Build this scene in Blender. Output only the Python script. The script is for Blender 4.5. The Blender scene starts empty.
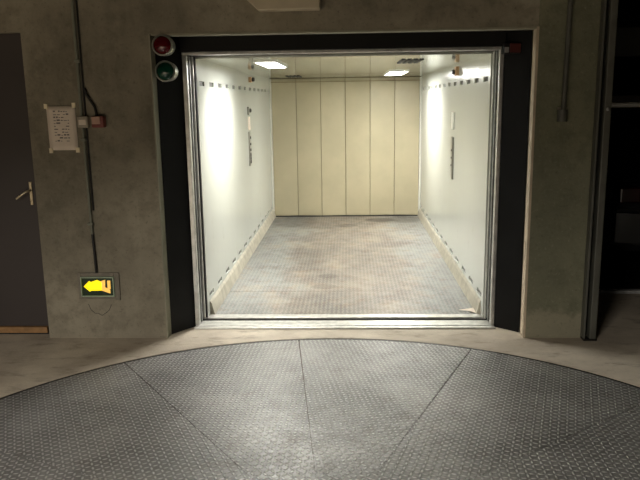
import bpy, bmesh, math, random
from mathutils import Vector, Matrix
random.seed(7)
S = bpy.context.scene
C = S.collection
PI = math.pi

# ------------------------------------------------------------------ materials
def srgb(r, g, b):
    def f(c):
        c /= 255.0
        return c / 12.92 if c <= 0.04045 else ((c + 0.055) / 1.055) ** 2.4
    return (f(r), f(g), f(b), 1.0)

class NT:
    def __init__(self, name):
        self.m = bpy.data.materials.new(name); self.m.use_nodes = True
        self.t = self.m.node_tree; self.n = self.t.nodes; self.l = self.t.links
        self.b = self.n['Principled BSDF']
    def put(self, sock, v):
        if hasattr(v, 'is_output'): self.l.new(v, sock)
        else: sock.default_value = v
    def math(self, op, a, b=None, c=None):
        n = self.n.new('ShaderNodeMath'); n.operation = op
        for i, v in enumerate((a, b, c)):
            if v is not None: self.put(n.inputs[i], v)
        return n.outputs[0]
    def coord(self, kind='Object'):
        return self.n.new('ShaderNodeTexCoord').outputs[kind]
    def mapping(self, v, scale=(1, 1, 1), rot=(0, 0, 0), loc=(0, 0, 0)):
        n = self.n.new('ShaderNodeMapping'); self.l.new(v, n.inputs[0])
        n.inputs[1].default_value = loc; n.inputs[2].default_value = rot; n.inputs[3].default_value = scale
        return n.outputs[0]
    def noise(self, v, scale, detail=4, rough=.55):
        n = self.n.new('ShaderNodeTexNoise'); self.l.new(v, n.inputs['Vector'])
        n.inputs['Scale'].default_value = scale; n.inputs['Detail'].default_value = detail
        n.inputs['Roughness'].default_value = rough
        return n.outputs[0]
    def remap(self, v, a, b, c=0., d=1., smooth=True):
        n = self.n.new('ShaderNodeMapRange'); n.interpolation_type = 'SMOOTHSTEP' if smooth else 'LINEAR'
        self.put(n.inputs[0], v)
        for i, x in enumerate((a, b, c, d)): n.inputs[i + 1].default_value = x
        return n.outputs[0]
    def mix(self, f, a, b):
        n = self.n.new('ShaderNodeMix'); n.data_type = 'RGBA'
        self.put(n.inputs[0], f); self.put(n.inputs[6], a); self.put(n.inputs[7], b)
        return n.outputs[2]
    def sep(self, v):
        n = self.n.new('ShaderNodeSeparateXYZ'); self.l.new(v, n.inputs[0]); return n.outputs
    def bump(self, h, strength=.5, dist=.01, normal=None):
        n = self.n.new('ShaderNodeBump'); self.put(n.inputs['Height'], h)
        n.inputs['Strength'].default_value = strength; n.inputs['Distance'].default_value = dist
        if normal is not None: self.l.new(normal, n.inputs['Normal'])
        return n.outputs[0]
    def set(self, **k):
        for a, v in k.items():
            self.put(self.b.inputs[a.replace('_', ' ')], v)
        return self.m

def plain(name, col, rough=.5, metal=0., var=.12, scale=14., bump=.08, spec=None):
    t = NT(name); o = t.coord()
    n = t.noise(o, scale, 5)
    lo = tuple(c * (1 - var) for c in col[:3]) + (1,); hi = tuple(min(1, c * (1 + var)) for c in col[:3]) + (1,)
    t.set(Base_Color=t.mix(t.remap(n, .3, .7), lo, hi), Roughness=t.remap(n, .25, .75, rough * .9, min(1, rough * 1.1)), Metallic=metal)
    if spec is not None: t.b.inputs['Specular IOR Level'].default_value = spec
    if bump: t.set(Normal=t.bump(t.noise(o, scale * 6, 3), bump, .004))
    return t.m

def emit(name, col, strength):
    t = NT(name)
    n = t.noise(t.coord(), 30, 2)
    t.set(Base_Color=col, Emission_Color=t.mix(t.remap(n, .3, .7), col, tuple(min(1, c * 1.05) for c in col[:3]) + (1,)), Emission_Strength=strength, Roughness=.4)
    return t.m

def concrete(name, a, b, light, low_patch):
    t = NT(name); o = t.coord()
    n1 = t.noise(o, 1.3, 6, .6); n2 = t.noise(o, 9, 6, .65); n3 = t.noise(o, 46, 5, .68)
    col = t.mix(t.remap(n1, .3, .7), a, b)
    col = t.mix(t.math('MULTIPLY', t.remap(n2, .42, .72), .5), col, tuple(c * .62 for c in a[:3]) + (1,))
    streak = t.noise(t.mapping(o, (7, 7, .5)), 1.5, 4)
    col = t.mix(t.math('MULTIPLY', t.remap(streak, .45, .7), .45), col, tuple(c * .7 for c in b[:3]) + (1,))
    # ragged band of newer mortar along the foot of the wall
    z = t.sep(o)[2]
    edge = t.math('ADD', z, t.math('MULTIPLY', t.math('SUBTRACT', n2, .5), .22))
    col = t.mix(t.math('MULTIPLY', t.remap(edge, low_patch - .03, low_patch + .04, 1, 0), .5), col, light)
    col = t.mix(t.math('MULTIPLY', t.remap(n3, .55, .72), .5), col, tuple(c * .5 for c in a[:3]) + (1,))
    col = t.mix(t.math('MULTIPLY', t.remap(n3, .45, .28), .35), col, light)
    h = t.math('ADD', t.math('MULTIPLY', n2, .6), t.math('MULTIPLY', n3, .4))
    t.set(Base_Color=col, Roughness=.86, Normal=t.bump(h, .45, .012))
    t.b.inputs['Specular IOR Level'].default_value = .25
    return t.m

def floor_concrete(name):
    t = NT(name); o = t.coord()
    n1 = t.noise(o, 1.1, 6, .6); n2 = t.noise(t.mapping(o, (1, 2.2, 1)), 5, 6, .65); n3 = t.noise(o, 60, 3, .6)
    col = t.mix(t.remap(n1, .32, .68), srgb(168, 155, 138), srgb(216, 204, 184))
    col = t.mix(t.math('MULTIPLY', t.remap(n2, .5, .72), .55), col, srgb(116, 103, 90))
    col = t.mix(t.math('MULTIPLY', t.remap(n3, .55, .7), .25), col, srgb(190, 176, 150))
    t.set(Base_Color=col, Roughness=t.remap(n2, .3, .7, .62, .85), Normal=t.bump(t.math('ADD', n3, n2), .3, .008))
    t.b.inputs['Specular IOR Level'].default_value = .3
    return t.m

def tread(name, pitch, c_lo, c_hi, c_bump, rust, rough, metal, strength, stains=(), worn=False, dist=.006, cb=.5):
    t = NT(name); uv = t.coord('UV'); o = t.coord('Object')
    x, y, _ = t.sep(uv)
    cx = t.math('DIVIDE', x, pitch); cy = t.math('DIVIDE', y, pitch)
    ix = t.math('FLOOR', cx); iy = t.math('FLOOR', cy)
    fx = t.math('SUBTRACT', t.math('SUBTRACT', cx, ix), .5); fy = t.math('SUBTRACT', t.math('SUBTRACT', cy, iy), .5)
    par = t.math('FLOORED_MODULO', t.math('ADD', ix, iy), 2.)
    s = t.math('SUBTRACT', 1., t.math('MULTIPLY', par, 2.))
    a = t.math('MULTIPLY', t.math('ADD', fx, t.math('MULTIPLY', s, fy)), .7071)
    b = t.math('MULTIPLY', t.math('SUBTRACT', fy, t.math('MULTIPLY', s, fx)), .7071)
    d = t.math('ADD', t.math('POWER', t.math('ABSOLUTE', t.math('DIVIDE', a, .52)), 2.), t.math('POWER', t.math('ABSOLUTE', t.math('DIVIDE', b, .23)), 2.))
    h = t.remap(d, .15, 1., 1., 0.)
    n1 = t.noise(o, 1.6, 6, .62); n2 = t.noise(o, 8, 6, .65); n3 = t.noise(o, 45, 4, .6)
    col = t.mix(t.remap(n1, .32, .68), c_lo, c_hi)
    if worn:                                                # tyres have worn the middle tan, the sides stay grey
        ax = t.math('ABSOLUTE', t.sep(o)[0]); ax = t.math('ADD', ax, t.math('MULTIPLY', t.math('SUBTRACT', n1, .5), 1.4))
        col = t.mix(t.remap(ax, .35, .8), col, srgb(138, 140, 137))
        big = t.noise(t.mapping(o, (1.3, .8, 1), (0, 0, 0), (3, 1, 0)), 2.6, 6, .7)
        col = t.mix(t.math('MULTIPLY', t.remap(big, .5, .66), .45), col, srgb(164, 147, 126))
        col = t.mix(t.math('MULTIPLY', t.remap(big, .5, .34), .45), col, srgb(84, 80, 75))
    col = t.mix(t.math('MULTIPLY', t.remap(n2, .5, .72), .42), col, rust)
    col = t.mix(t.math('MULTIPLY', h, cb), col, c_bump)
    rg = t.remap(n2, .3, .7, rough * .85, rough * 1.2)
    for (sx, sy, rx, ry, k) in stains:                      # oil and water marks, plus broad darker ovals in the back corners
        ox, oy, _ = t.sep(o)
        wob = t.math('MULTIPLY', t.math('SUBTRACT', n2, .5), .9)
        e = t.math('ADD', t.math('ADD', t.math('POWER', t.math('ABSOLUTE', t.math('DIVIDE', t.math('SUBTRACT', ox, sx), rx)), 2.),
                                 t.math('POWER', t.math('ABSOLUTE', t.math('DIVIDE', t.math('SUBTRACT', oy, sy), ry)), 2.)), wob)
        m = t.math('MULTIPLY', t.remap(e, .5, 1.2, 1, 0), k)
        col = t.mix(m, col, srgb(58, 52, 47))
    t.set(Base_Color=col, Roughness=rg, Metallic=metal,
          Normal=t.bump(t.math('ADD', h, t.math('MULTIPLY', n3, .25)), strength, dist))
    return t.m

def wall_panel_mat(name, col):
    t = NT(name); o = t.coord()
    n = t.noise(t.mapping(o, (1, 3, .25)), 1.6, 3)
    n2 = t.noise(o, 6, 6, .65)
    z = t.sep(o)[2]
    scuff = t.math('MULTIPLY', t.remap(n2, .58, .75), t.remap(z, .05, .9, .35, .06))
    c = t.mix(scuff, t.mix(t.remap(n, .3, .7), tuple(c * .985 for c in col[:3]) + (1,), col), srgb(150, 140, 118))
    t.set(Base_Color=c, Roughness=.24, Normal=t.bump(n2, .015, .01))
    return t.m

M = {}
M['conc'] = concrete('concrete_wall', srgb(120, 114, 99), srgb(168, 160, 141), srgb(160, 152, 134), .06)
M['conc_right'] = concrete('concrete_wall_green', srgb(120, 120, 100), srgb(140, 139, 116), srgb(172, 164, 142), .17)
M['plaster'] = plain('plaster_edge', srgb(150, 147, 128), .7, 0, .12, 10, .2)
M['floor'] = floor_concrete('garage_floor')
M['black'] = plain('black_paint', srgb(22, 22, 22), .55, 0, .2, 6, .05, .2)
M['galv'] = plain('galvanised_steel', srgb(202, 202, 198), .34, .7, .14, 18, .05)
M['galv_dull'] = plain('dull_steel', srgb(150, 150, 148), .45, .7, .2, 18, .08)
M['alu'] = plain('sill_aluminium', srgb(205, 203, 196), .38, .6, .14, 22, .08)
M['dark_gap'] = plain('dark_gap', srgb(30, 29, 28), .6, 0, .2, 9, 0)
M['white_l'] = wall_panel_mat('lift_wall_white', srgb(203, 205, 197))
M['cream'] = plain('cream_panel', srgb(180, 170, 141), .42, 0, .05, 3, .04)
M['joint'] = plain('joint_brown', srgb(120, 102, 66), .6, 0, .1, 9, 0)
M['kerb'] = plain('dusty_cream_kerb', srgb(172, 166, 150), .7, 0, .16, 12, .15)
M['white_trim'] = plain('white_trim', srgb(228, 228, 218), .4, 0, .05, 9, 0)
t_ = NT('lift_ceiling_gloss'); n_ = t_.noise(t_.mapping(t_.coord(), (1, .6, 1)), 2.5, 3)
t_.set(Base_Color=t_.mix(t_.remap(n_, .3, .7), srgb(214, 217, 208), srgb(224, 227, 218)), Metallic=.6, Roughness=.07, Normal=t_.bump(n_, .02, .01)); M['lceil'] = t_.m
M['lamp'] = emit('lamp_diffuser', (1, .99, .94, 1), 60)
M['turn'] = tread('turntable_plate', .028, srgb(120, 119, 116), srgb(160, 158, 154), srgb(240, 239, 234), srgb(104, 92, 82), .4, .42, 1.0, dist=.014, cb=.55)  # near-white lozenge colour stands in for glints on the treads
M['liftfloor'] = tread('lift_floor_plate', .034, srgb(106, 101, 95), srgb(142, 132, 119), srgb(184, 176, 164), srgb(130, 102, 84), .45, .25, .55,
    stains=((.42, 9.25, .22, .16, .7), (-.05, 8.85, .17, .12, .45), (-.2, 6.22, .1, .09, .4), (-.22, 5.85, .12, .09, .35), (-.75, 9.2, .35, .5, .4), (.75, 9.3, .22, .3, .4)), worn=True)
M['rim'] = plain('rim_steel', srgb(44, 41, 38), .5, .5, .2, 12, .1)
M['seam'] = plain('seam_rust', srgb(74, 58, 48), .7, .2, .25, 25, .1)
M['door'] = plain('door_brown_grey', srgb(66, 59, 57), .5, 0, .06, 3, .04)
M['wood'] = plain('wood_strip', srgb(160, 122, 80), .55, 0, .2, 20, .1)
M['brass'] = plain('handle_metal', srgb(212, 198, 168), .3, .7, .1, 20, 0)
M['paper'] = plain('paper', srgb(236, 222, 206), .75, 0, .06, 8, .05)
M['tape'] = plain('tape', srgb(246, 232, 198), .5, 0, .06, 8, 0)
M['ink'] = plain('ink', srgb(122, 112, 108), .8, 0, .2, 60, 0)
M['conduit'] = plain('conduit_grey', srgb(124, 126, 112), .5, 0, .1, 12, .05)
M['cable'] = plain('black_cable', srgb(24, 23, 22), .5, 0, .1, 12, 0)
M['jbox'] = plain('junction_grey', srgb(168, 158, 142), .5, 0, .1, 12, .05)
M['redbox'] = plain('callpoint_red', srgb(120, 56, 50), .4, 0, .1, 12, 0)
M['pink'] = plain('callpoint_lid', srgb(190, 150, 132), .4, 0, .1, 12, 0)
M['signface'] = plain('sign_dark_green', srgb(28, 52, 34), .3, 0, .1, 12, 0)
M['yellow'] = emit('sign_yellow', srgb(255, 226, 14), 1.0)
M['amber'] = emit('sign_amber', srgb(250, 196, 92), .75)
M['bezel'] = plain('sign_bezel', srgb(186, 206, 180), .35, 0, .1, 12, 0)
M['mortar'] = plain('mortar_grey', srgb(134, 127, 114), .85, 0, .15, 20, .4)
M['redlens'] = plain('red_lens', srgb(84, 8, 14), .12, 0, .15, 12, 0)
M['greenlens'] = plain('green_lens', srgb(6, 56, 42), .12, 0, .15, 12, 0)
M['lampbezel'] = plain('signal_bezel', srgb(178, 180, 168), .3, .5, .1, 12, 0)
M['rail'] = plain('pale_steel_rail', srgb(226, 226, 222), .4, .2, .1, 14, .05)
M['slot'] = plain('slot_grey', srgb(74, 73, 68), .6, 0, .1, 14, 0)
M['plaster_lit'] = plain('plaster_edge_lit', srgb(196, 180, 156), .7, 0, .12, 10, .2)  # right edge coloured lighter to stand for the lift light on it
M['groove'] = plain('groove_shade_black', srgb(12, 12, 12), .7, 0, .2, 9, 0, .1)  # black colour stands in for the shade inside the shallow sill groove
M['orange'] = plain('orange_fitting', srgb(196, 160, 122), .45, 0, .15, 30, .05)
M['darkred'] = plain('dark_red_lamp', srgb(76, 26, 22), .35, 0, .15, 12, 0)
M['panel_steel'] = plain('panel_steel', srgb(150, 148, 138), .4, .6, .1, 16, .05)
M['button'] = plain('button_dark', srgb(60, 56, 52), .4, 0, .1, 16, 0)
M['boxgrey'] = plain('pale_grey_box', srgb(196, 184, 158), .6, 0, .1, 5, .08)
M['column'] = plain('column_grey', srgb(92, 92, 84), .5, .1, .16, 9, .08)
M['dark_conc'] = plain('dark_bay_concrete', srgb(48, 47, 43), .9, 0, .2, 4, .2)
M['carpaint'] = plain('car_grey_paint', srgb(56, 58, 60), .3, .4, .05, 4, 0)
M['carblack'] = plain('car_black_trim', srgb(24, 24, 25), .5, 0, .1, 9, 0)
M['glass'] = plain('car_dark_glass', srgb(18, 20, 22), .08, 0, .1, 9, 0)
M['tail'] = plain('tail_lens', srgb(46, 10, 12), .15, 0, .1, 9, 0)
M['rubber'] = plain('tyre_rubber', srgb(28, 28, 28), .8, 0, .1, 20, .1)

# ------------------------------------------------------------------ mesh helpers
def bx(bm, x0, x1, y0, y1, z0, z1):
    v = [bm.verts.new(p) for p in ((x0, y0, z0), (x1, y0, z0), (x1, y1, z0), (x0, y1, z0), (x0, y0, z1), (x1, y0, z1), (x1, y1, z1), (x0, y1, z1))]
    for f in ((3, 2, 1, 0), (4, 5, 6, 7), (0, 1, 5, 4), (1, 2, 6, 5), (2, 3, 7, 6), (3, 0, 4, 7)):
        bm.faces.new([v[i] for i in f])
    return bm
def prism(bm, pts, axis, a, b):
    """pts in the plane across axis ('x': (y,z), 'y': (x,z), 'z': (x,y))"""
    def mk(p, t):
        return {'x': (t, p[0], p[1]), 'y': (p[0], t, p[1]), 'z': (p[0], p[1], t)}[axis]
    A = [bm.verts.new(mk(p, a)) for p in pts]; B = [bm.verts.new(mk(p, b)) for p in pts]
    n = len(pts)
    bm.faces.new(A); bm.faces.new(B[::-1])
    for i in range(n): bm.faces.new([A[i], B[i], B[(i + 1) % n], A[(i + 1) % n]])
    bmesh.ops.recalc_face_normals(bm, faces=bm.faces)
    return bm
def tube(bm, path, r, seg=12):
    path = [Vector(p) for p in path]; rings = []
    for i, p in enumerate(path):
        d = (path[min(i + 1, len(path) - 1)] - path[max(i - 1, 0)]).normalized()
        u = d.orthogonal().normalized() if not rings else (pu - d * pu.dot(d)).normalized()
        pu = u; w = d.cross(u)
        rings.append([bm.verts.new(p + r * (math.cos(k * 2 * PI / seg) * u + math.sin(k * 2 * PI / seg) * w)) for k in range(seg)])
    for a, b in zip(rings, rings[1:]):
        for k in range(seg): bm.faces.new([a[k], a[(k + 1) % seg], b[(k + 1) % seg], b[k]])
    bm.faces.new(rings[0][::-1]); bm.faces.new(rings[-1])
    bmesh.ops.recalc_face_normals(bm, faces=bm.faces)
    return bm
def lathe(bm, prof, c, axis='y', seg=32):
    """prof: (radius, offset along axis) list"""
    c = Vector(c); rings = []
    for r, t in prof:
        ring = []
        for k in range(seg):
            a = 2 * PI * k / seg; p, q = r * math.cos(a), r * math.sin(a)
            o = {'y': (p, t, q), 'x': (t, p, q), 'z': (p, q, t)}[axis]
            ring.append(bm.verts.new(c + Vector(o)))
        rings.append(ring)
    for a, b in zip(rings, rings[1:]):
        for k in range(seg): bm.faces.new([a[k], a[(k + 1) % seg], b[(k + 1) % seg], b[k]])
    bm.faces.new(rings[0]); bm.faces.new(rings[-1])
    bmesh.ops.recalc_face_normals(bm, faces=bm.faces)
    return bm
B = bmesh.new
def obj(name, bm, mat, parent=None, bevel=0, smooth=False, segs=2):
    me = bpy.data.meshes.new(name); bm.to_mesh(me); bm.free()
    o = bpy.data.objects.new(name, me); C.objects.link(o)
    me.materials.append(mat)
    if smooth:
        for p in me.polygons: p.use_smooth = True
        e = o.modifiers.new('edges', 'EDGE_SPLIT'); e.split_angle = math.radians(40)
    if bevel:
        b = o.modifiers.new('bevel', 'BEVEL'); b.width = bevel; b.segments = segs; b.limit_method = 'ANGLE'
    if parent is not None:
        o.parent = parent
        o.matrix_parent_inverse = Matrix.Translation(parent.location).inverted()
    return o
def thing(name, label, cat, loc, group=None):
    o = bpy.data.objects.new(name, None); C.objects.link(o); o.location = loc
    o.empty_display_size = .1
    o['label'] = label; o['category'] = cat
    if group: o['group'] = group
    bpy.context.view_layer.update()
    return o
def tag(o, label, cat, group=None):
    o['label'] = label; o['category'] = cat
    if group: o['group'] = group
    return o
def struct(name, bm, mat, label, cat, bevel=0):
    o = obj(name, bm, mat, None, bevel); o['kind'] = 'structure'; o['label'] = label; o['category'] = cat
    return o

WY = 4.52          # front face of the concrete wall
FY = 4.77          # metal door frame
LX, RX = -1.065, .986   # lift side walls
BY = 9.6           # folding door at the back of the lift
LC = 1.897         # lift ceiling
CX, CY, R = -.099, 2.267, 2.233   # turntable

# ------------------------------------------------------------------ garage shell
bm = B()
outer = [(-5, -8), (6.2, -8), (6.2, 5.6), (1.69, 5.6), (1.69, 4.78), (-5, 4.78)]
ov = [bm.verts.new((x, y, 0)) for x, y in outer]
N = 160
cv = [bm.verts.new((CX + (R + .012) * math.cos(2 * PI * k / N), CY + (R + .012) * math.sin(2 * PI * k / N), 0)) for k in range(N)]
ed = [bm.edges.new((ov[i], ov[(i + 1) % len(ov)])) for i in range(len(ov))] + [bm.edges.new((cv[i], cv[(i + 1) % N])) for i in range(N)]
bmesh.ops.triangle_fill(bm, edges=ed, use_beauty=True)
bmesh.ops.recalc_face_normals(bm, faces=bm.faces)
if sum(f.normal.z for f in bm.faces) < 0: bmesh.ops.reverse_faces(bm, faces=bm.faces)
lo = [bm.verts.new((v.co.x, v.co.y, -.12)) for v in cv]
for k in range(N): bm.faces.new([cv[k], cv[(k + 1) % N], lo[(k + 1) % N], lo[k]])
bm.faces.new(lo)
struct('floor', bm, M['floor'], 'brown grey concrete garage floor in front of the lift', 'floor')

OL, OR, OT = -1.262, 1.185, 2.03
bm = B()
bx(bm, -2.095, OL, WY, 4.70, 0, 2.75)                   # between door and opening
bx(bm, -3.02, -2.095, WY, 4.70, 2.055, 2.75)            # above the grey door
bx(bm, -5, -3.02, WY, 4.70, 0, 2.75)
bx(bm, OL, OR, WY, 4.70, OT, 2.75)                      # above the lift
# sunken niche behind the lit sign
w1 = struct('wall_front', bm, M['conc'], 'grey brown bare concrete wall left of and above the lift', 'wall')
bm = B(); bx(bm, OR, 1.558, WY, 4.70, 0, 2.75)
struct('wall_right', bm, M['conc_right'], 'greenish grey concrete wall right of the lift opening', 'wall')
bm = B(); bx(bm, 1.2, 1.69, 4.70, 9.7, 0, 2.75)
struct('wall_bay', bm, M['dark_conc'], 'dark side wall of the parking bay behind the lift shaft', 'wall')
bm = B(); bx(bm, -5.15, -5, -8, 4.7, 0, 2.75)
struct('wall_left', bm, M['dark_conc'], 'concrete side wall of the garage', 'wall')
bm = B(); bx(bm, -5.15, 6.35, -8.15, -8, 0, 2.75)
struct('wall_rear', bm, M['dark_conc'], 'concrete rear wall of the garage', 'wall')
bm = B(); bx(bm, 6.2, 6.35, -8, 11.15, -.1, 2.75)
struct('wall_side', bm, M['dark_conc'], 'concrete side wall beyond the parking bay', 'wall')
bm = B(); bx(bm, 1.72, 6.2, 11, 11.15, -.1, 2.75)
struct('wall_bay_rear', bm, M['dark_conc'], 'dark rear wall of the parking bay', 'wall')
bm = B(); bx(bm, -5.15, 6.35, -8.15, 4.7, 2.75, 2.9); bx(bm, 1.2, 6.35, 4.7, 11.15, 2.75, 2.9)
struct('ceiling', bm, M['dark_conc'], 'concrete garage ceiling', 'ceiling')
bm = B(); bx(bm, -5, 6.2, .3, .7, 2.04, 2.75)  # beam out of view, added to keep the garage lamp off the upper wall
struct('trim_1', bm, M['dark_conc'], 'unseen concrete beam added under the garage ceiling to shade the upper wall', 'beam')

# plaster corner strips of the opening (reveals)
bm = B(); prism(bm, [(OL - .004, WY - .004), (OL + .004, WY - .004), (OL + .01, WY + .1), (OL - .004, WY + .1)], 'z', 0, OT)
struct('trim_2', bm, M['plaster'], 'pale plaster edge left of the lift opening', 'trim')
bm = B(); bx(bm, OR - .012, OR + .004, WY - .004, WY + .075, 0, OT)
struct('trim_3', bm, M['plaster_lit'], 'pale plaster edge right of the lift opening, coloured as lit by the lift', 'trim')
bm = B(); bx(bm, OL + .01, OR - .012, WY - .004, WY + .1, OT - .012, OT)
struct('trim_4', bm, M['plaster'], 'pale plaster edge above the lift opening', 'trim')

# ------------------------------------------------------------------ black surround
sr = bpy.data.objects.new('trim_7', None); C.objects.link(sr); sr.location = (0, 4.7, 0)
sr['kind'] = 'structure'; sr['label'] = 'black painted surround framing the bright lift opening on three sides'; sr['category'] = 'door surround'
bpy.context.view_layer.update()
bm = B(); prism(bm, [(OL + .01, WY + .075), (-1.118, FY), (-1.118, FY + .03), (-1.30, FY + .03), (-1.30, 4.705), (OL + .01, 4.705)], 'z', 0, OT - .012)
obj('side_panel', bm, M['black'], sr)
bm = B(); prism(bm, [(OR - .012, 4.63), (1.03, FY - .02), (1.03, FY + .03), (1.2, FY + .03), (1.2, 4.705), (OR - .012, 4.705)], 'z', 0, OT - .012)
obj('side_panel', bm, M['black'], sr)
bm = B(); bx(bm, -1.118, 1.03, FY - .05, FY - .01, 1.93, 2.10); bx(bm, OL + .02, OR - .02, 4.70, FY - .05, OT, 2.1)
obj('head_panel', bm, M['black'], sr)

# ------------------------------------------------------------------ metal frame
fr = thing('lift_door_frame', 'galvanised steel door frame with stacked sliding leaves around the lift entrance', 'door frame', (0, FY, 0))
FT = 1.93
def leaf_post(x0, x1, y0, y1, m, nm):
    bm = B(); bx(bm, min(x0, x1), max(x0, x1), y0, y1, .012, FT - .02); return obj(nm, bm, m, fr, .003)
leaf_post(-1.118, -1.088, FY - .01, FY + .035, M['galv'], 'frame_post')
leaf_post(-1.097, -1.086, FY + .07, FY + .10, M['galv_dull'], 'door_leaf')
leaf_post(-1.088, -1.075, FY + .125, FY + .15, M['galv'], 'door_leaf')
leaf_post(-1.118, -1.098, FY + .04, FY + .2, M['dark_gap'], 'guide_channel')
leaf_post(-1.077, -1.067, FY + .165, FY + .19, M['dark_gap'], 'door_seal')
leaf_post(1.030, 1.004, FY - .01, FY + .035, M['galv'], 'frame_post')
leaf_post(1.010, .998, FY + .07, FY + .10, M['galv_dull'], 'door_leaf')
leaf_post(1.000, .989, FY + .125, FY + .15, M['galv'], 'door_leaf')
leaf_post(1.030, 1.012, FY + .04, FY + .2, M['dark_gap'], 'guide_channel')
bm = B(); bx(bm, -1.118, 1.03, FY - .012, FY + .035, FT - .02, FT); obj('frame_head', bm, M['galv'], fr, .003)
bm = B(); bx(bm, -1.094, 1.008, FY + .06, FY + .16, FT - .018, FT + .03); obj('head_channel', bm, M['dark_gap'], fr)

# sill
sl = thing('lift_sill', 'aluminium door sill with a dark guide groove across the lift threshold', 'sill', (0, 4.87, 0))
bm = B(); bx(bm, -1.118, 1.03, FY - .07, FY + .115, -.02, .006); bx(bm, -1.118, 1.03, FY - .07, FY - .055, .006, .012); bx(bm, -1.118, 1.03, FY - .01, FY + .0, .006, .010)
obj('sill_plate', bm, M['alu'], sl, .002)
bm = B(); bx(bm, -1.09, 1.005, FY + .115, FY + .165, -.03, -.002); obj('guide_groove', bm, M['groove'], sl)
bm = B(); bx(bm, -1.09, 1.005, FY + .165, FY + .26, -.02, .008); bx(bm, -1.09, 1.005, FY + .165, FY + .178, .008, .013)
obj('inner_sill', bm, M['alu'], sl, .002)

# ------------------------------------------------------------------ lift car
def uv_planar(o, ang, off=(0, 0)):
    me = o.data; uv = me.uv_layers.new(name='plate'); c, s = math.cos(ang), math.sin(ang)
    for lp in me.loops:
        p = me.vertices[lp.vertex_index].co; x, y = p.x - off[0], p.y - off[1]
        uv.data[lp.index].uv = (c * x + s * y, -s * x + c * y)
bm = B(); bx(bm, LX - .03, RX + .03, FY + .26, 5.70, -.05, 0); bx(bm, LX - .03, RX + .03, 5.705, BY + .1, -.05, 0)
lf = struct('floor_lift', bm, M['liftfloor'], 'rusty grey tread plate floor of the lift', 'floor'); uv_planar(lf, 0)

SLOT0, SLOTP, SLOTL = FY + .27, .36, .17
slots = [SLOT0 + k * SLOTP for k in range(13)]
bands = [(.135, .17), (1.715, 1.748)]
def lift_wall(name, xf, sgn, label):
    """xf: the face towards the lift; sgn: outward direction"""
    xb = xf + sgn * .03; x0, x1 = min(xf, xb), max(xf, xb)
    y0, y1 = FY + .19, BY + .02
    bm = B(); z = 0
    for (a, b) in bands:
        bx(bm, x0, x1, y0, y1, z, a); z = b
        y = y0
        for s in slots:
            bx(bm, x0, x1, y, s, a, b); y = s + SLOTL
        bx(bm, x0, x1, y, y1, a, b)
    bx(bm, x0, x1, y0, y1, z, LC)
    w = struct(name, bm, M['white_l'], label, 'wall')
    for (a, b) in bands:
        for s in slots:
            bm = B(); xr = xf + sgn * .012
            bx(bm, min(xr, xb), max(xr, xb), s - .002, s + SLOTL + .002, a - .002, b + .002)
            obj('vent_slot', bm, M['slot'], w)
    return w
wl = lift_wall('wall_lift_left', LX, -1, 'glossy white left side wall of the lift with two rows of vent slots')
wr = lift_wall('wall_lift_right', RX, 1, 'glossy white right side wall of the lift with two rows of vent slots')
bm = B(); bx(bm, LX - .03, RX + .03, FY + .19, BY + .1, LC, LC + .04)
struct('ceiling_lift', bm, M['lceil'], 'glossy pale ceiling of the lift', 'ceiling')
bm = B(); bx(bm, -1.4, 1.35, FY + .06, FY + .19, FT + .03, 2.3); bx(bm, -1.3, 1.25, FY + .19, FY + .22, LC + .04, 2.3)
struct('wall_shaft', bm, M['dark_gap'], 'dark lift shaft wall above the lift car', 'wall')

# kerbs
bm = B(); prism(bm, [(LX, 0), (LX + .036, 0), (LX + .034, .012), (LX + .014, .09), (LX, .112)], 'y', FY + .27, BY)
struct('baseboard_left', bm, M['kerb'], 'dusty cream kerb along the left lift wall', 'kerb')
bm = B(); prism(bm, [(RX, 0), (RX - .03, 0), (RX - .028, .012), (RX - .012, .09), (RX, .112)], 'y', FY + .27, BY)
struct('baseboard_right', bm, M['kerb'], 'dusty cream kerb along the right lift wall', 'kerb')

# folding door at the back
bd = bpy.data.objects.new('door_2', None); C.objects.link(bd); bd.location = (-.04, BY, 0)
bd['kind'] = 'structure'; bd['label'] = 'cream folding door of six tall panels at the back of the lift'; bd['category'] = 'door'
bpy.context.view_layer.update()
px0, px1 = LX + .018, RX - .018
pw = (px1 - px0) / 6
for k in range(6):
    a, b = px0 + k * pw + .003, px0 + (k + 1) * pw - .003
    d = .012 if k % 2 else -.012
    bm = B(); prism(bm, [(a, BY + d), (b, BY - d), (b, BY - d + .03), (a, BY + d + .03)], 'z', .012, LC - .006)
    obj('door_panel', bm, M['cream'], bd, .004)
bm = B(); bx(bm, LX, RX, BY + .045, BY + .07, 0, LC); obj('joint_backing', bm, M['joint'], bd)
bm = B(); bx(bm, LX, RX, BY - .014, BY + .04, 1.845, 1.851); obj('door_track', bm, M['joint'], bd)
for a, b in ((LX, LX + .017), (RX - .017, RX)):
    bm = B(); bx(bm, a, b, BY - .05, BY + .04, 0, LC - .006); obj('door_post', bm, M['white_trim'], bd, .003)
bm = B(); bx(bm, LX, RX, BY - .03, BY + .044, 0, .01); obj('door_track', bm, M['dark_gap'], bd)

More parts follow.
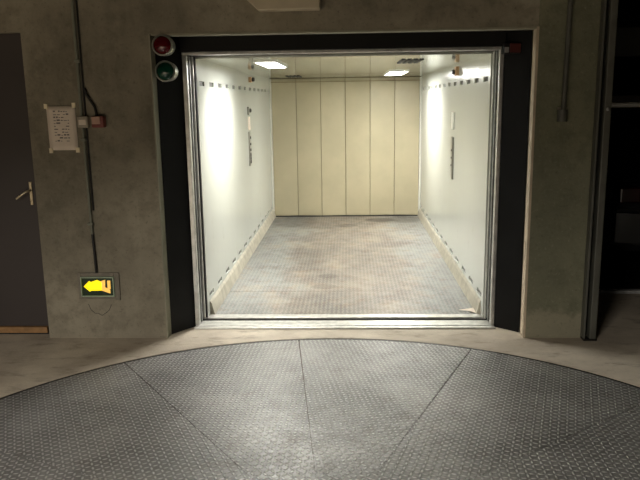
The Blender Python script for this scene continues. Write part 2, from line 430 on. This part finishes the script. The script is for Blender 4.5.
# ceiling lamps and vents
def ceiling_light(x0, x1, y0, y1, label):
    t = thing('ceiling_light', label, 'ceiling light', ((x0 + x1) / 2, (y0 + y1) / 2, LC), 'lamps in the lift ceiling')
    bm = B(); f = .012
    bx(bm, x0 - f, x0, y0 - f, y1 + f, LC - .012, LC); bx(bm, x1, x1 + f, y0 - f, y1 + f, LC - .012, LC)
    bx(bm, x0, x1, y0 - f, y0, LC - .012, LC); bx(bm, x0, x1, y1, y1 + f, LC - .012, LC)
    obj('lamp_frame', bm, M['white_trim'], t)
    bm = B(); bx(bm, x0, x1, y0, y1, LC - .008, LC); obj('diffuser', bm, M['lamp'], t)
ceiling_light(-.70, -.545, 5.35, 6.25, 'bright white rectangular lamp in the lift ceiling, nearer and left')
ceiling_light(.45, .64, 7.6, 8.7, 'bright white rectangular lamp in the lift ceiling, farther and right')
def ceiling_vent(x0, y0, y1, label):
    t = thing('ceiling_vent', label, 'vent', (x0 + .08, (y0 + y1) / 2, LC), 'dark slot vents in the lift ceiling')
    for k in range(4):
        bm = B(); a = x0 + k * .046
        bx(bm, a, a + .03, y0, y1, LC - .006, LC); obj('vent_slot', bm, M['dark_gap'], t)
ceiling_vent(.41, 5.45, 6.0, 'row of four dark ceiling slots near the front right of the lift')
ceiling_vent(-.76, 8.6, 9.1, 'row of four dark ceiling slots near the back left of the lift')

# fittings on the lift walls
def guide(name, xf, sgn, y, label, zt):
    t = thing(name, label, 'wall fitting', (xf, y, 1.79), 'orange fittings high on the lift walls')
    x = lambda d: xf + sgn * d
    bm = B(); bx(bm, min(x(0), x(.03)), max(x(0), x(.03)), y - .05, y + .05, 1.80, zt); obj('mounting_block', bm, M['orange'], t, .005)
    bm = B(); lathe(bm, [(.02, 0), (.024, .012), (.018, .03)], (x(.03), y, 1.83), 'x', 20)
    o = obj('dark_knob', bm, M['button'], t)
    if sgn < 0:
        for v in o.data.vertices: v.co.x = 2 * x(.03) - v.co.x
        o.data.flip_normals()
guide('wall_fitting', RX, -1, 6.4, 'small orange fitting at the top of the right white lift wall', LC - .02)
guide('wall_fitting', LX, 1, 7.6, 'small orange fitting at the top of the left white lift wall', 1.855)
def panel_right():
    t = thing('control_panel', 'slim grey vertical panel on the right white lift wall', 'control panel', (RX, 6.6, .84))
    bm = B(); bx(bm, RX - .014, RX + .004, 6.56, 6.66, .85, 1.245); obj('panel_plate', bm, M['panel_steel'], t, .004)
    for k in range(3):
        bm = B(); lathe(bm, [(.010, 0), (.010, -.004), (.008, -.006)], (RX - .014, 6.61, .98 + k * .07), 'x', 16); obj('push_button', bm, M['button'], t)
    n = obj('notice_plate', bx(B(), RX - .01, RX + .004, 6.56, 6.70, 1.315, 1.47), M['white_trim'], None, .002)
    tag(n, 'small white notice plate above the slim grey panel on right lift wall', 'notice')
panel_right()
t = thing('control_panel', 'dark worn vertical button panel on the left white lift wall', 'control panel', (LX, 7.45, .93))
bm = B(); bx(bm, LX - .004, LX + .012, 7.40, 7.50, .92, 1.28); obj('panel_plate', bm, M['panel_steel'], t, .004)
for k, z in enumerate((.965, 1.0, 1.035, 1.09, 1.15, 1.22)):
    bm = B(); lathe(bm, [(.024 if k < 3 else .014, 0), (.022 if k < 3 else .014, .006), (.012, .009)], (LX + .012, 7.45, z), 'x', 16); obj('push_button', bm, M['button'], t)
n = obj('notice_plate', bx(B(), LX - .004, LX + .008, 7.40, 7.54, 1.30, 1.44), M['paper'], None, .002)
tag(n, 'small pale notice plate above the dark button panel on left lift wall', 'notice')
t = thing('key_switch', 'small dark key switch above the pale notice on left lift wall', 'switch', (LX, 7.42, 1.46))
bm = B(); bx(bm, LX, LX + .022, 7.37, 7.46, 1.46, 1.545); obj('switch_body', bm, M['panel_steel'], t, .004)
bm = B(); lathe(bm, [(.022, 0), (.022, .012), (.01, .02)], (LX + .022, 7.41, 1.505), 'x', 16); obj('switch_knob', bm, M['button'], t)

# pale scrap on the floor
bm = B()
v = [bm.verts.new(p) for p in ((.90, 5.13, .003), (.965, 5.06, .004), (.925, 5.08, .012), (.975, 5.21, .004), (.93, 5.17, .01), (.84, 5.15, .003))]
bm.faces.new([v[0], v[1], v[2]]); bm.faces.new([v[1], v[3], v[4], v[2]]); bm.faces.new([v[0], v[2], v[4], v[5]])
o = obj('paper_scrap', bm, M['paper']); sm = o.modifiers.new('thick', 'SOLIDIFY'); sm.thickness = .002
tag(o, 'small pale scrap lying on the lift floor by the right front corner', 'scrap')

# ------------------------------------------------------------------ turntable
tt = thing('turntable', 'round steel tread plate car turntable set in the floor before the lift', 'turntable', (CX, CY, 0))
seam0 = math.radians(96.4); st = math.radians(30)
for k in range(12):
    a0 = seam0 + k * st + .0019; a1 = a0 + st - .0038
    bm = B(); n = 14; r0 = .14; top = []
    for i in range(n + 1):
        a = a0 + (a1 - a0) * i / n; top.append((CX + (R - .022) * math.cos(a), CY + (R - .022) * math.sin(a)))
    for i in range(n, -1, -1):
        a = a0 + (a1 - a0) * i / n; top.append((CX + r0 * math.cos(a), CY + r0 * math.sin(a)))
    prism(bm, top, 'z', -.0035, .002)
    s = obj('sector_plate', bm, M['turn'], tt)
    mid = (a0 + a1) / 2
    uv_planar(s, mid + math.radians(20 if k % 2 else -24), (CX, CY))
bm = B(); ring = []
for r_, z_ in ((R, -.1), (R, .001), (R - .018, .001), (R - .018, -.1)):
    ring.append([bm.verts.new((CX + r_ * math.cos(2 * PI * k / N), CY + r_ * math.sin(2 * PI * k / N), z_)) for k in range(N)])
for i in range(4):
    a, b = ring[i], ring[(i + 1) % 4]
    for k in range(N): bm.faces.new([a[k], a[(k + 1) % N], b[(k + 1) % N], b[k]])
bmesh.ops.recalc_face_normals(bm, faces=bm.faces)
obj('rim_ring', bm, M['rim'], tt)
bm = B(); lathe(bm, [(R - .02, -.1), (R - .02, -.004)], (CX, CY, 0), 'z', N); obj('base_deck', bm, M['seam'], tt)
bm = B(); lathe(bm, [(.135, -.0035), (.135, .001), (.125, .004)], (CX, CY, 0), 'z', 40); obj('centre_cap', bm, M['rim'], tt)

# ------------------------------------------------------------------ grey door on the left
d1 = bpy.data.objects.new('door_1', None); C.objects.link(d1); d1.location = (-2.55, 4.62, 0)
d1['kind'] = 'structure'; d1['label'] = 'dark brown grey flush door at the left edge of the concrete wall'; d1['category'] = 'door'
bpy.context.view_layer.update()
bm = B(); bx(bm, -3.02, -2.095, 4.585, 4.64, .065, 2.055); obj('door_leaf', bm, M['door'], d1, .003)
bm = B(); bx(bm, -3.02, -2.13, 4.57, 4.64, .018, .06); obj('bottom_strip', bm, M['wood'], d1, .004)
bm = B(); bx(bm, -3.02, -2.095, 4.60, 4.70, 0, .016); obj('threshold_plate', bm, M['dark_gap'], d1)
h = obj('door_handle', bx(B(), -2.165, -2.145, 4.574, 4.585, .93, 1.09), M['brass'], d1, .004)
bm = B(); tube(bm, [(-2.155, 4.574, 1.03), (-2.155, 4.535, 1.03), (-2.17, 4.525, 1.024), (-2.235, 4.525, .98)], .008, 12)
obj('lever', bm, M['brass'], h, 0, True)

# ------------------------------------------------------------------ things on the left wall
nt = thing('paper_notice', 'white printed paper sheet taped to the concrete wall beside the grey door', 'notice', (-1.878, WY, 1.3))
bm = B()
PV = []
for j in range(9):
    row = []
    for i in range(7):
        u, v_ = i / 6, j / 8
        x = -1.968 + .19 * u + .004 * v_ * 0; z = 1.302 + .285 * v_
        row.append(bm.verts.new((x - .002 * v_, WY - .004 - .004 * math.sin(u * PI) * (1 + .4 * math.sin(v_ * 7)), z)))
    PV.append(row)
for j in range(8):
    for i in range(6): bm.faces.new([PV[j][i], PV[j][i + 1], PV[j + 1][i + 1], PV[j + 1][i]])
sh = obj('paper_sheet', bm, M['paper'], nt, 0, True); so = sh.modifiers.new('thick', 'SOLIDIFY'); so.thickness = .001; so.offset = 1
bm = B()
for j in range(11):
    z = 1.55 - j * .019; x = -1.925
    while x < -1.83:
        w = random.uniform(.008, .026)
        if random.random() < .6: bx(bm, x, min(x + w, -1.825), WY - .0105, WY - .0098, z, z + random.choice((.004, .006, .009)))
        x += w + .006
pr = obj('faint_print', bm, M['ink'], sh)
for (x, z) in ((-1.982, 1.572), (-1.797, 1.576), (-1.972, 1.284), (-1.793, 1.286)):
    bm = B(); bx(bm, x, x + .024, WY - .0115, WY + .004, z, z + .032); obj('tape', bm, M['tape'], nt)

cd = thing('conduit', 'grey vertical conduit running down the wall beside the paper sheet', 'conduit', (-1.735, WY, 1.4))
bm = B(); tube(bm, [(-1.737, WY - .016, 2.74), (-1.735, WY - .016, 1.522)], .010); obj('upper_pipe', bm, M['conduit'], cd, 0, True)
bm = B(); tube(bm, [(-1.733, WY - .016, 1.445), (-1.729, WY - .016, .74)], .009); obj('lower_pipe', bm, M['conduit'], cd, 0, True)
for z in (1.36, .80, 1.86):
    bm = B(); bx(bm, -1.75, -1.715, WY - .032, WY, z, z + .018); obj('clip', bm, M['conduit'], cd, .003)
bm = B(); tube(bm, [(-1.712, WY - .008, 2.74), (-1.711, WY - .008, 1.0), (-1.71, WY - .008, .9)], .006, 8)
tag(obj('thin_cable', bm, M['cable'], None, 0, True), 'thin black cable running down the wall just right of the grey conduit', 'cable')
bm = B(); tube(bm, [(-1.728, WY - .014, .738), (-1.724, WY - .012, .6), (-1.722, WY - .012, .47)], .009, 10)
tag(obj('sign_cable', bm, M['cable'], None, 0, True), 'black cable from the conduit foot down to the lit arrow sign', 'cable')
jb = thing('junction_box', 'small grey junction box on the conduit beside the paper sheet', 'junction box', (-1.73, WY, 1.45))
bm = B(); bx(bm, -1.758, -1.690, WY - .04, WY, 1.447, 1.520); obj('box_body', bm, M['jbox'], jb, .006)
bm = B(); bx(bm, -1.748, -1.700, WY - .045, WY - .039, 1.466, 1.500); obj('box_lid', bm, M['paper'], jb, .002)
cp = thing('call_point', 'small red wall box with a pinkish lid right of the grey junction box', 'call point', (-1.63, WY, 1.45))
bm = B(); bx(bm, -1.662, -1.580, WY - .05, WY + .004, 1.447, 1.522); obj('box_body', bm, M['redbox'], cp, .008)
bm = B(); bx(bm, -1.658, -1.602, WY - .056, WY - .049, 1.470, 1.519); obj('box_lid', bm, M['pink'], cp, .004)
bm = B(); tube(bm, [(-1.704, WY - .012, 1.70), (-1.69, WY - .012, 1.655), (-1.645, WY - .012, 1.58), (-1.635, WY - .014, 1.523)], .009, 10)
tag(obj('call_point_cable', bm, M['cable'], None, 0, True), 'short black cable slanting down to the small red wall box', 'cable')

# lit arrow sign
es = thing('exit_sign', 'lit yellow arrow sign low on the concrete wall, pointing left', 'exit sign', (-1.73, WY, .28))
def zx(u, v_):  # helper: sign-plane fractions to metres
    return (-1.838 + .228 * u, .295 + .148 * v_)
bm = B()
sx0, sx1, sz0, sz1 = -1.832, -1.604, .305, .442
for a in ((sx0 - .025, sx0, sz0 - .02, sz1 + .028), (sx1, sx1 + .035, sz0 - .03, sz1 + .028), (sx0, sx1, sz1, sz1 + .028), (sx0, sx1, sz0 - .02, sz0)):
    bx(bm, a[0], a[1], WY - .014, WY, a[2], a[3])
o = obj('mortar_surround', bm, M['mortar'], es, .005)
bm = B(); f = .006
for a in ((sx0, sx0 + f, sz0, sz1), (sx1 - f, sx1, sz0, sz1), (sx0 + f, sx1 - f, sz1 - f, sz1), (sx0 + f, sx1 - f, sz0, sz0 + f)):
    bx(bm, a[0], a[1], WY - .03, WY, a[2], a[3])
obj('bezel', bm, M['bezel'], es, .002)
bm = B(); bx(bm, sx0 + f, sx1 - f, WY - .016, WY, sz0 + f, sz1 - f); fc = obj('sign_face', bm, M['signface'], es)
bm = B(); cz = .376
prism(bm, [(-1.815, cz), (-1.775, cz + .038), (-1.765, cz + .03), (-1.72, cz + .045), (-1.69, cz + .03), (-1.69, cz - .028), (-1.72, cz - .03), (-1.76, cz - .03), (-1.775, cz - .036)], 'y', WY - .021, WY - .016)
obj('lit_arrow', bm, M['yellow'], fc)
bm = B()
prism(bm, [(-1.694, cz + .036), (-1.664, cz + .046), (-1.668, cz - .006), (-1.634, cz - .026), (-1.634, cz - .05), (-1.69, cz - .03)], 'y', WY - .021, WY - .016)
bx(bm, -1.650, -1.630, WY - .021, WY - .016, cz - .02, cz + .04)
obj('lit_figure', bm, M['amber'], fc)
# crack in the mortar below
bm = B(); tube(bm, [(-1.80, WY - .001, .245), (-1.785, WY - .001, .205), (-1.76, WY - .001, .18), (-1.735, WY - .001, .178), (-1.71, WY - .001, .163), (-1.675, WY - .001, .186), (-1.655, WY - .001, .205), (-1.64, WY - .001, .24)], .0016, 6)
o = obj('trim_5', bm, M['dark_gap']); o['kind'] = 'structure'; o['label'] = 'curved crack in the wall below the lit arrow sign'; o['category'] = 'crack'

# ------------------------------------------------------------------ signal lamps
def signal(x, z, lens, label):
    t = thing('signal_lamp', label, 'signal lamp', (x, 4.62, z), 'round signal lamps left of the lift')
    bm = B(); r = .062
    lathe(bm, [(r * .8, .13), (r * .98, .1), (r * 1.06, .03), (r * 1.08, 0), (r * .94, -.006), (r * .9, .004), (r * .5, .008)], (x, 4.50, z), 'y', 36)
    obj('housing', bm, M['lampbezel'], t, 0, True)
    bm = B(); lathe(bm, [(r * .9, .003), (r * .84, -.008), (r * .6, -.018), (r * .3, -.024), (r * .03, -.026)], (x, 4.50, z), 'y', 36)
    obj('lens', bm, lens, t, 0, True)
signal(-1.178, 1.958, M['redlens'], 'round unlit red signal lamp at the top left of the lift surround')
signal(-1.168, 1.797, M['greenlens'], 'round unlit green signal lamp just below the red one')
t = thing('warning_light', 'small dark red rectangular light at the top right of the lift surround', 'warning light', (1.05, FY - .06, 1.87))
bm = B(); bx(bm, 1.01, 1.12, FY - .10, FY - .012, 1.88, 1.945); obj('light_body', bm, M['black'], t, .004)
bm = B(); bx(bm, 1.045, 1.115, FY - .108, FY - .099, 1.885, 1.942); obj('red_lens', bm, M['darkred'], t, .003)
bm = B(); bx(bm, 1.012, 1.04, FY - .106, FY - .099, 1.885, 1.92); obj('side_lens', bm, M['galv_dull'], t, .002)

# ------------------------------------------------------------------ box above the opening
t = thing('equipment_box', 'pale grey box with chamfered lower corner on the wall above the lift', 'box', (-.37, WY, 2.15))
bm = B(); prism(bm, [(-.552, 2.148), (-.170, 2.150), (-.170, 2.45), (-.64, 2.45), (-.64, 2.232)], 'y', WY - .10, WY + .004); obj('box_body', bm, M['boxgrey'], t, .008, False, 3)
bm = B(); bx(bm, -.60, -.2, WY - .106, WY - .099, 2.27, 2.42); obj('box_cover', bm, M['boxgrey'], t, .003)

# ------------------------------------------------------------------ right: conduit and column
t = thing('conduit', 'dark vertical conduit with an end fitting on the right greenish wall', 'conduit', (1.365, WY, 1.43))
bm = B(); tube(bm, [(1.372, WY - .022, 2.74), (1.358, WY - .022, 1.52)], .016); obj('pipe', bm, M['column'], t, 0, True)
bm = B(); tube(bm, [(1.352, WY - .022, 1.52), (1.352, WY - .022, 1.445)], .032, 16); e_ = obj('end_fitting', bm, M['column'], t, .004, True)
bm = B(); bx(bm, 1.325, 1.385, WY - .012, WY, 1.515, 1.535); obj('clip', bm, M['jbox'], t, .003)
t = thing('steel_column', 'grey steel channel column on the floor at the end of the right wall', 'column', (1.603, WY - .03, 0))
bm = B(); bx(bm, 1.56, 1.573, WY - .055, WY + .06, .012, 2.745); obj('flange', bm, M['column'], t, .003)
bm = B(); bx(bm, 1.573, 1.597, WY + .03, WY + .045, .012, 2.745); obj('web', bm, M['column'], t)
bm = B(); bx(bm, 1.597, 1.641, WY - .065, WY + .06, .012, 2.745); obj('flange', bm, M['column'], t, .006)
bm = B(); bx(bm, 1.558, 1.645, WY - .07, WY - .001, 0, .012); obj('base_plate', bm, M['rim'], t, .002)
for z in (1.52, 2.24):
    bm = B(); lathe(bm, [(.011, 0), (.011, -.006), (.006, -.009)], (1.618, WY - .065, z), 'y', 12); obj('bolt', bm, M['galv_dull'], t)

# ------------------------------------------------------------------ parking bay on the right
bm = B(); bx(bm, 1.69, 6.2, 5.6, 11, -.12, -.09)
struct('floor_bay', bm, M['dark_conc'], 'dark pit floor of the parking bay', 'floor')
lp = thing('parking_platform', 'low dark car platform with a worn bright front edge in the parking bay', 'platform', (4, 5.62, -.09))
bm = B(); bx(bm, 1.75, 6.15, 5.72, 10.9, -.06, .012); obj('deck', bm, M['rim'], lp)
bm = B(); bx(bm, 1.75, 6.15, 5.62, 5.72, -.09, .004); bx(bm, 1.75, 6.15, 5.64, 5.66, .004, .012); obj('edge_beam', bm, M['rail'], lp, .004)
up = thing('parking_platform', 'raised upper car platform with a bright steel front rail in the parking bay', 'platform', (4, 5.9, 1.5))
bm = B(); bx(bm, 1.73, 6.19, 5.98, 10.9, 1.55, 1.58); obj('deck', bm, M['rim'], up)
bm = B(); tube(bm, [(1.73, 5.95, 1.527), (6.19, 5.95, 1.527)], .021, 14); obj('front_rail', bm, M['rail'], up, 0, True)
bm = B(); bx(bm, 1.73, 6.19, 5.955, 5.985, 1.50, 1.60); obj('edge_beam', bm, M['rim'], up)
bm = B(); bx(bm, 1.73, 6.19, 5.9, 6.05, 1.92, 2.14)
struct('trim_6', bm, M['dark_conc'], 'dark beam across the parking bay above the upper platform', 'beam')

# car on the lower platform, tail towards the garage
car = thing('car', 'dark grey parked car, tail outwards, in the unlit parking bay', 'car', (3.2, 8.1, 0))
CXc, Y0 = 3.17, 6.08
W = .87
prof = [(0, .30, .62, .90), (.05, .24, .74, .96), (.25, .20, .86, .99), (.8, .18, .90, 1.0), (1.6, .18, .91, 1.0), (2.7, .18, .90, 1.0), (3.5, .20, .82, .98), (3.9, .24, .70, .93), (4.02, .32, .56, .80)]
bm = B(); rings = []
for (y, zb, zt, ws) in prof:
    w = W * ws; mid = (zb + zt) / 2; ring = []
    for (u, z) in ((-.82, zb), (-1, zb + .08), (-1.0, mid + .04), (-.95, zt - .06), (-.84, zt), (.84, zt), (.95, zt - .06), (1.0, mid + .04), (1, zb + .08), (.82, zb)):
        ring.append(bm.verts.new((CXc + w * u, Y0 + y, z)))
    rings.append(ring)
for a, b in zip(rings, rings[1:]):
    for k in range(10): bm.faces.new([a[k], a[(k + 1) % 10], b[(k + 1) % 10], b[k]])
bm.faces.new(rings[0]); bm.faces.new(rings[-1]); bmesh.ops.recalc_face_normals(bm, faces=bm.faces)
obj('body', bm, M['carpaint'], car, .02, True)
bm = B(); rings = []
for (y, z, w) in ((.12, .86, .80), (.5, 1.32, .64), (.9, 1.40, .62), (1.9, 1.40, .62), (2.3, 1.30, .65), (3.0, .88, .78)):
    rings.append([bm.verts.new((CXc + w * u, Y0 + y, zz)) for u, zz in ((-1.05, .84), (-1, z), (1, z), (1.05, .84))])
for a, b in zip(rings, rings[1:]):
    for k in range(4): bm.faces.new([a[k], a[(k + 1) % 4], b[(k + 1) % 4], b[k]])
bm.faces.new(rings[0]); bm.faces.new(rings[-1]); bmesh.ops.recalc_face_normals(bm, faces=bm.faces)
obj('cabin_glass', bm, M['glass'], car, .02)
bm = B(); prism(bm, [(.55, 1.33), (.9, 1.41), (1.9, 1.41), (2.2, 1.33), (1.9, 1.43), (.9, 1.43)], 'x', CXc - .6, CXc + .6)
bmesh.ops.translate(bm, verts=bm.verts, vec=(0, Y0, 0)); obj('roof', bm, M['carpaint'], car, .01)
bm = B(); prism(bm, [(CXc - .84, Y0 - .03), (CXc - .70, Y0 - .09), (CXc + .70, Y0 - .09), (CXc + .84, Y0 - .03), (CXc + .84, Y0 + .12), (CXc - .84, Y0 + .12)], 'z', .34, .60)
obj('rear_bumper', bm, M['carpaint'], car, .03, True, 3)
bm = B(); bx(bm, CXc - .83, CXc + .83, Y0 - .02, Y0 + .1, .605, .63); obj('bumper_gap', bm, M['carblack'], car)
for s in (-1, 1):
    bm = B(); bx(bm, CXc + s * .72 - .09, CXc + s * .72 + .09, Y0 - .012, Y0 + .12, .68, .82); obj('tail_light', bm, M['tail'], car, .015)
for s in (-1, 1):
    for y in (.72, 3.25):
        bm = B(); lathe(bm, [(.2, -.1), (.29, -.095), (.31, -.06), (.31, .06), (.29, .095), (.2, .1)], (CXc + s * .80, Y0 + y, .323), 'x', 28)
        wv = obj('wheel', bm, M['rubber'], car, 0, True)
        bm = B(); lathe(bm, [(.19, 0), (.18, .02), (.05, .03)] if s > 0 else [(.19, 0), (.18, -.02), (.05, -.03)], (CXc + s * .90, Y0 + y, .323), 'x', 24); obj('hub_cap', bm, M['galv_dull'], wv)

# ------------------------------------------------------------------ light
def area(name, loc, size, power, col, rot=(0, 0, 0)):
    l = bpy.data.lights.new(name, 'AREA'); l.shape = 'RECTANGLE'; l.size, l.size_y = size; l.energy = power; l.color = col
    o = bpy.data.objects.new(name, l); C.objects.link(o); o.location = loc; o.rotation_euler = rot
area('garage_tube_rear', (-2.3, -2.2, 2.72), (.3, 3.4), 560, (1, .93, .83))
def downlight(x0, x1, y0, y1, power):                      # the tubes inside each lift lamp shine mostly downwards
    area('lift_lamp_tubes', ((x0 + x1) / 2, (y0 + y1) / 2, LC - .013), (x1 - x0 - .01, y1 - y0 - .01), power, (1, .985, .93))
    bpy.data.objects[[o.name for o in bpy.data.objects if o.name.startswith('lift_lamp_tubes')][-1]].data.spread = math.radians(140)
downlight(-.70, -.545, 5.35, 6.25, 26)
downlight(.45, .64, 7.6, 8.7, 20)
w = bpy.data.worlds.new('dim_garage'); S.world = w; w.use_nodes = True
w.node_tree.nodes['Background'].inputs[0].default_value = (.9, .85, .75, 1); w.node_tree.nodes['Background'].inputs[1].default_value = .0

# ------------------------------------------------------------------ camera
f, tl, ro, yw = 691.03, .1994, -.0148, -.0429
fw = Vector((math.sin(yw) * math.cos(tl), math.cos(yw) * math.cos(tl), -math.sin(tl)))
rt = Vector((math.cos(yw), -math.sin(yw), 0)); upv = rt.cross(fw)
r2 = math.cos(ro) * rt + math.sin(ro) * upv; u2 = -math.sin(ro) * rt + math.cos(ro) * upv
cam = bpy.data.cameras.new('camera'); co = bpy.data.objects.new('camera', cam); C.objects.link(co)
cam.sensor_width = 36; cam.lens = f / 640 * 36; cam.clip_start = .02
m = Matrix((r2, u2, -fw)).transposed().to_4x4(); m.translation = Vector((0, 0, 1.6)); co.matrix_world = m
S.camera = co
vs = S.view_settings
vs.view_transform = 'Standard'; vs.look = 'None'; vs.gamma = 1; vs.use_curve_mapping = False; vs.exposure = 0
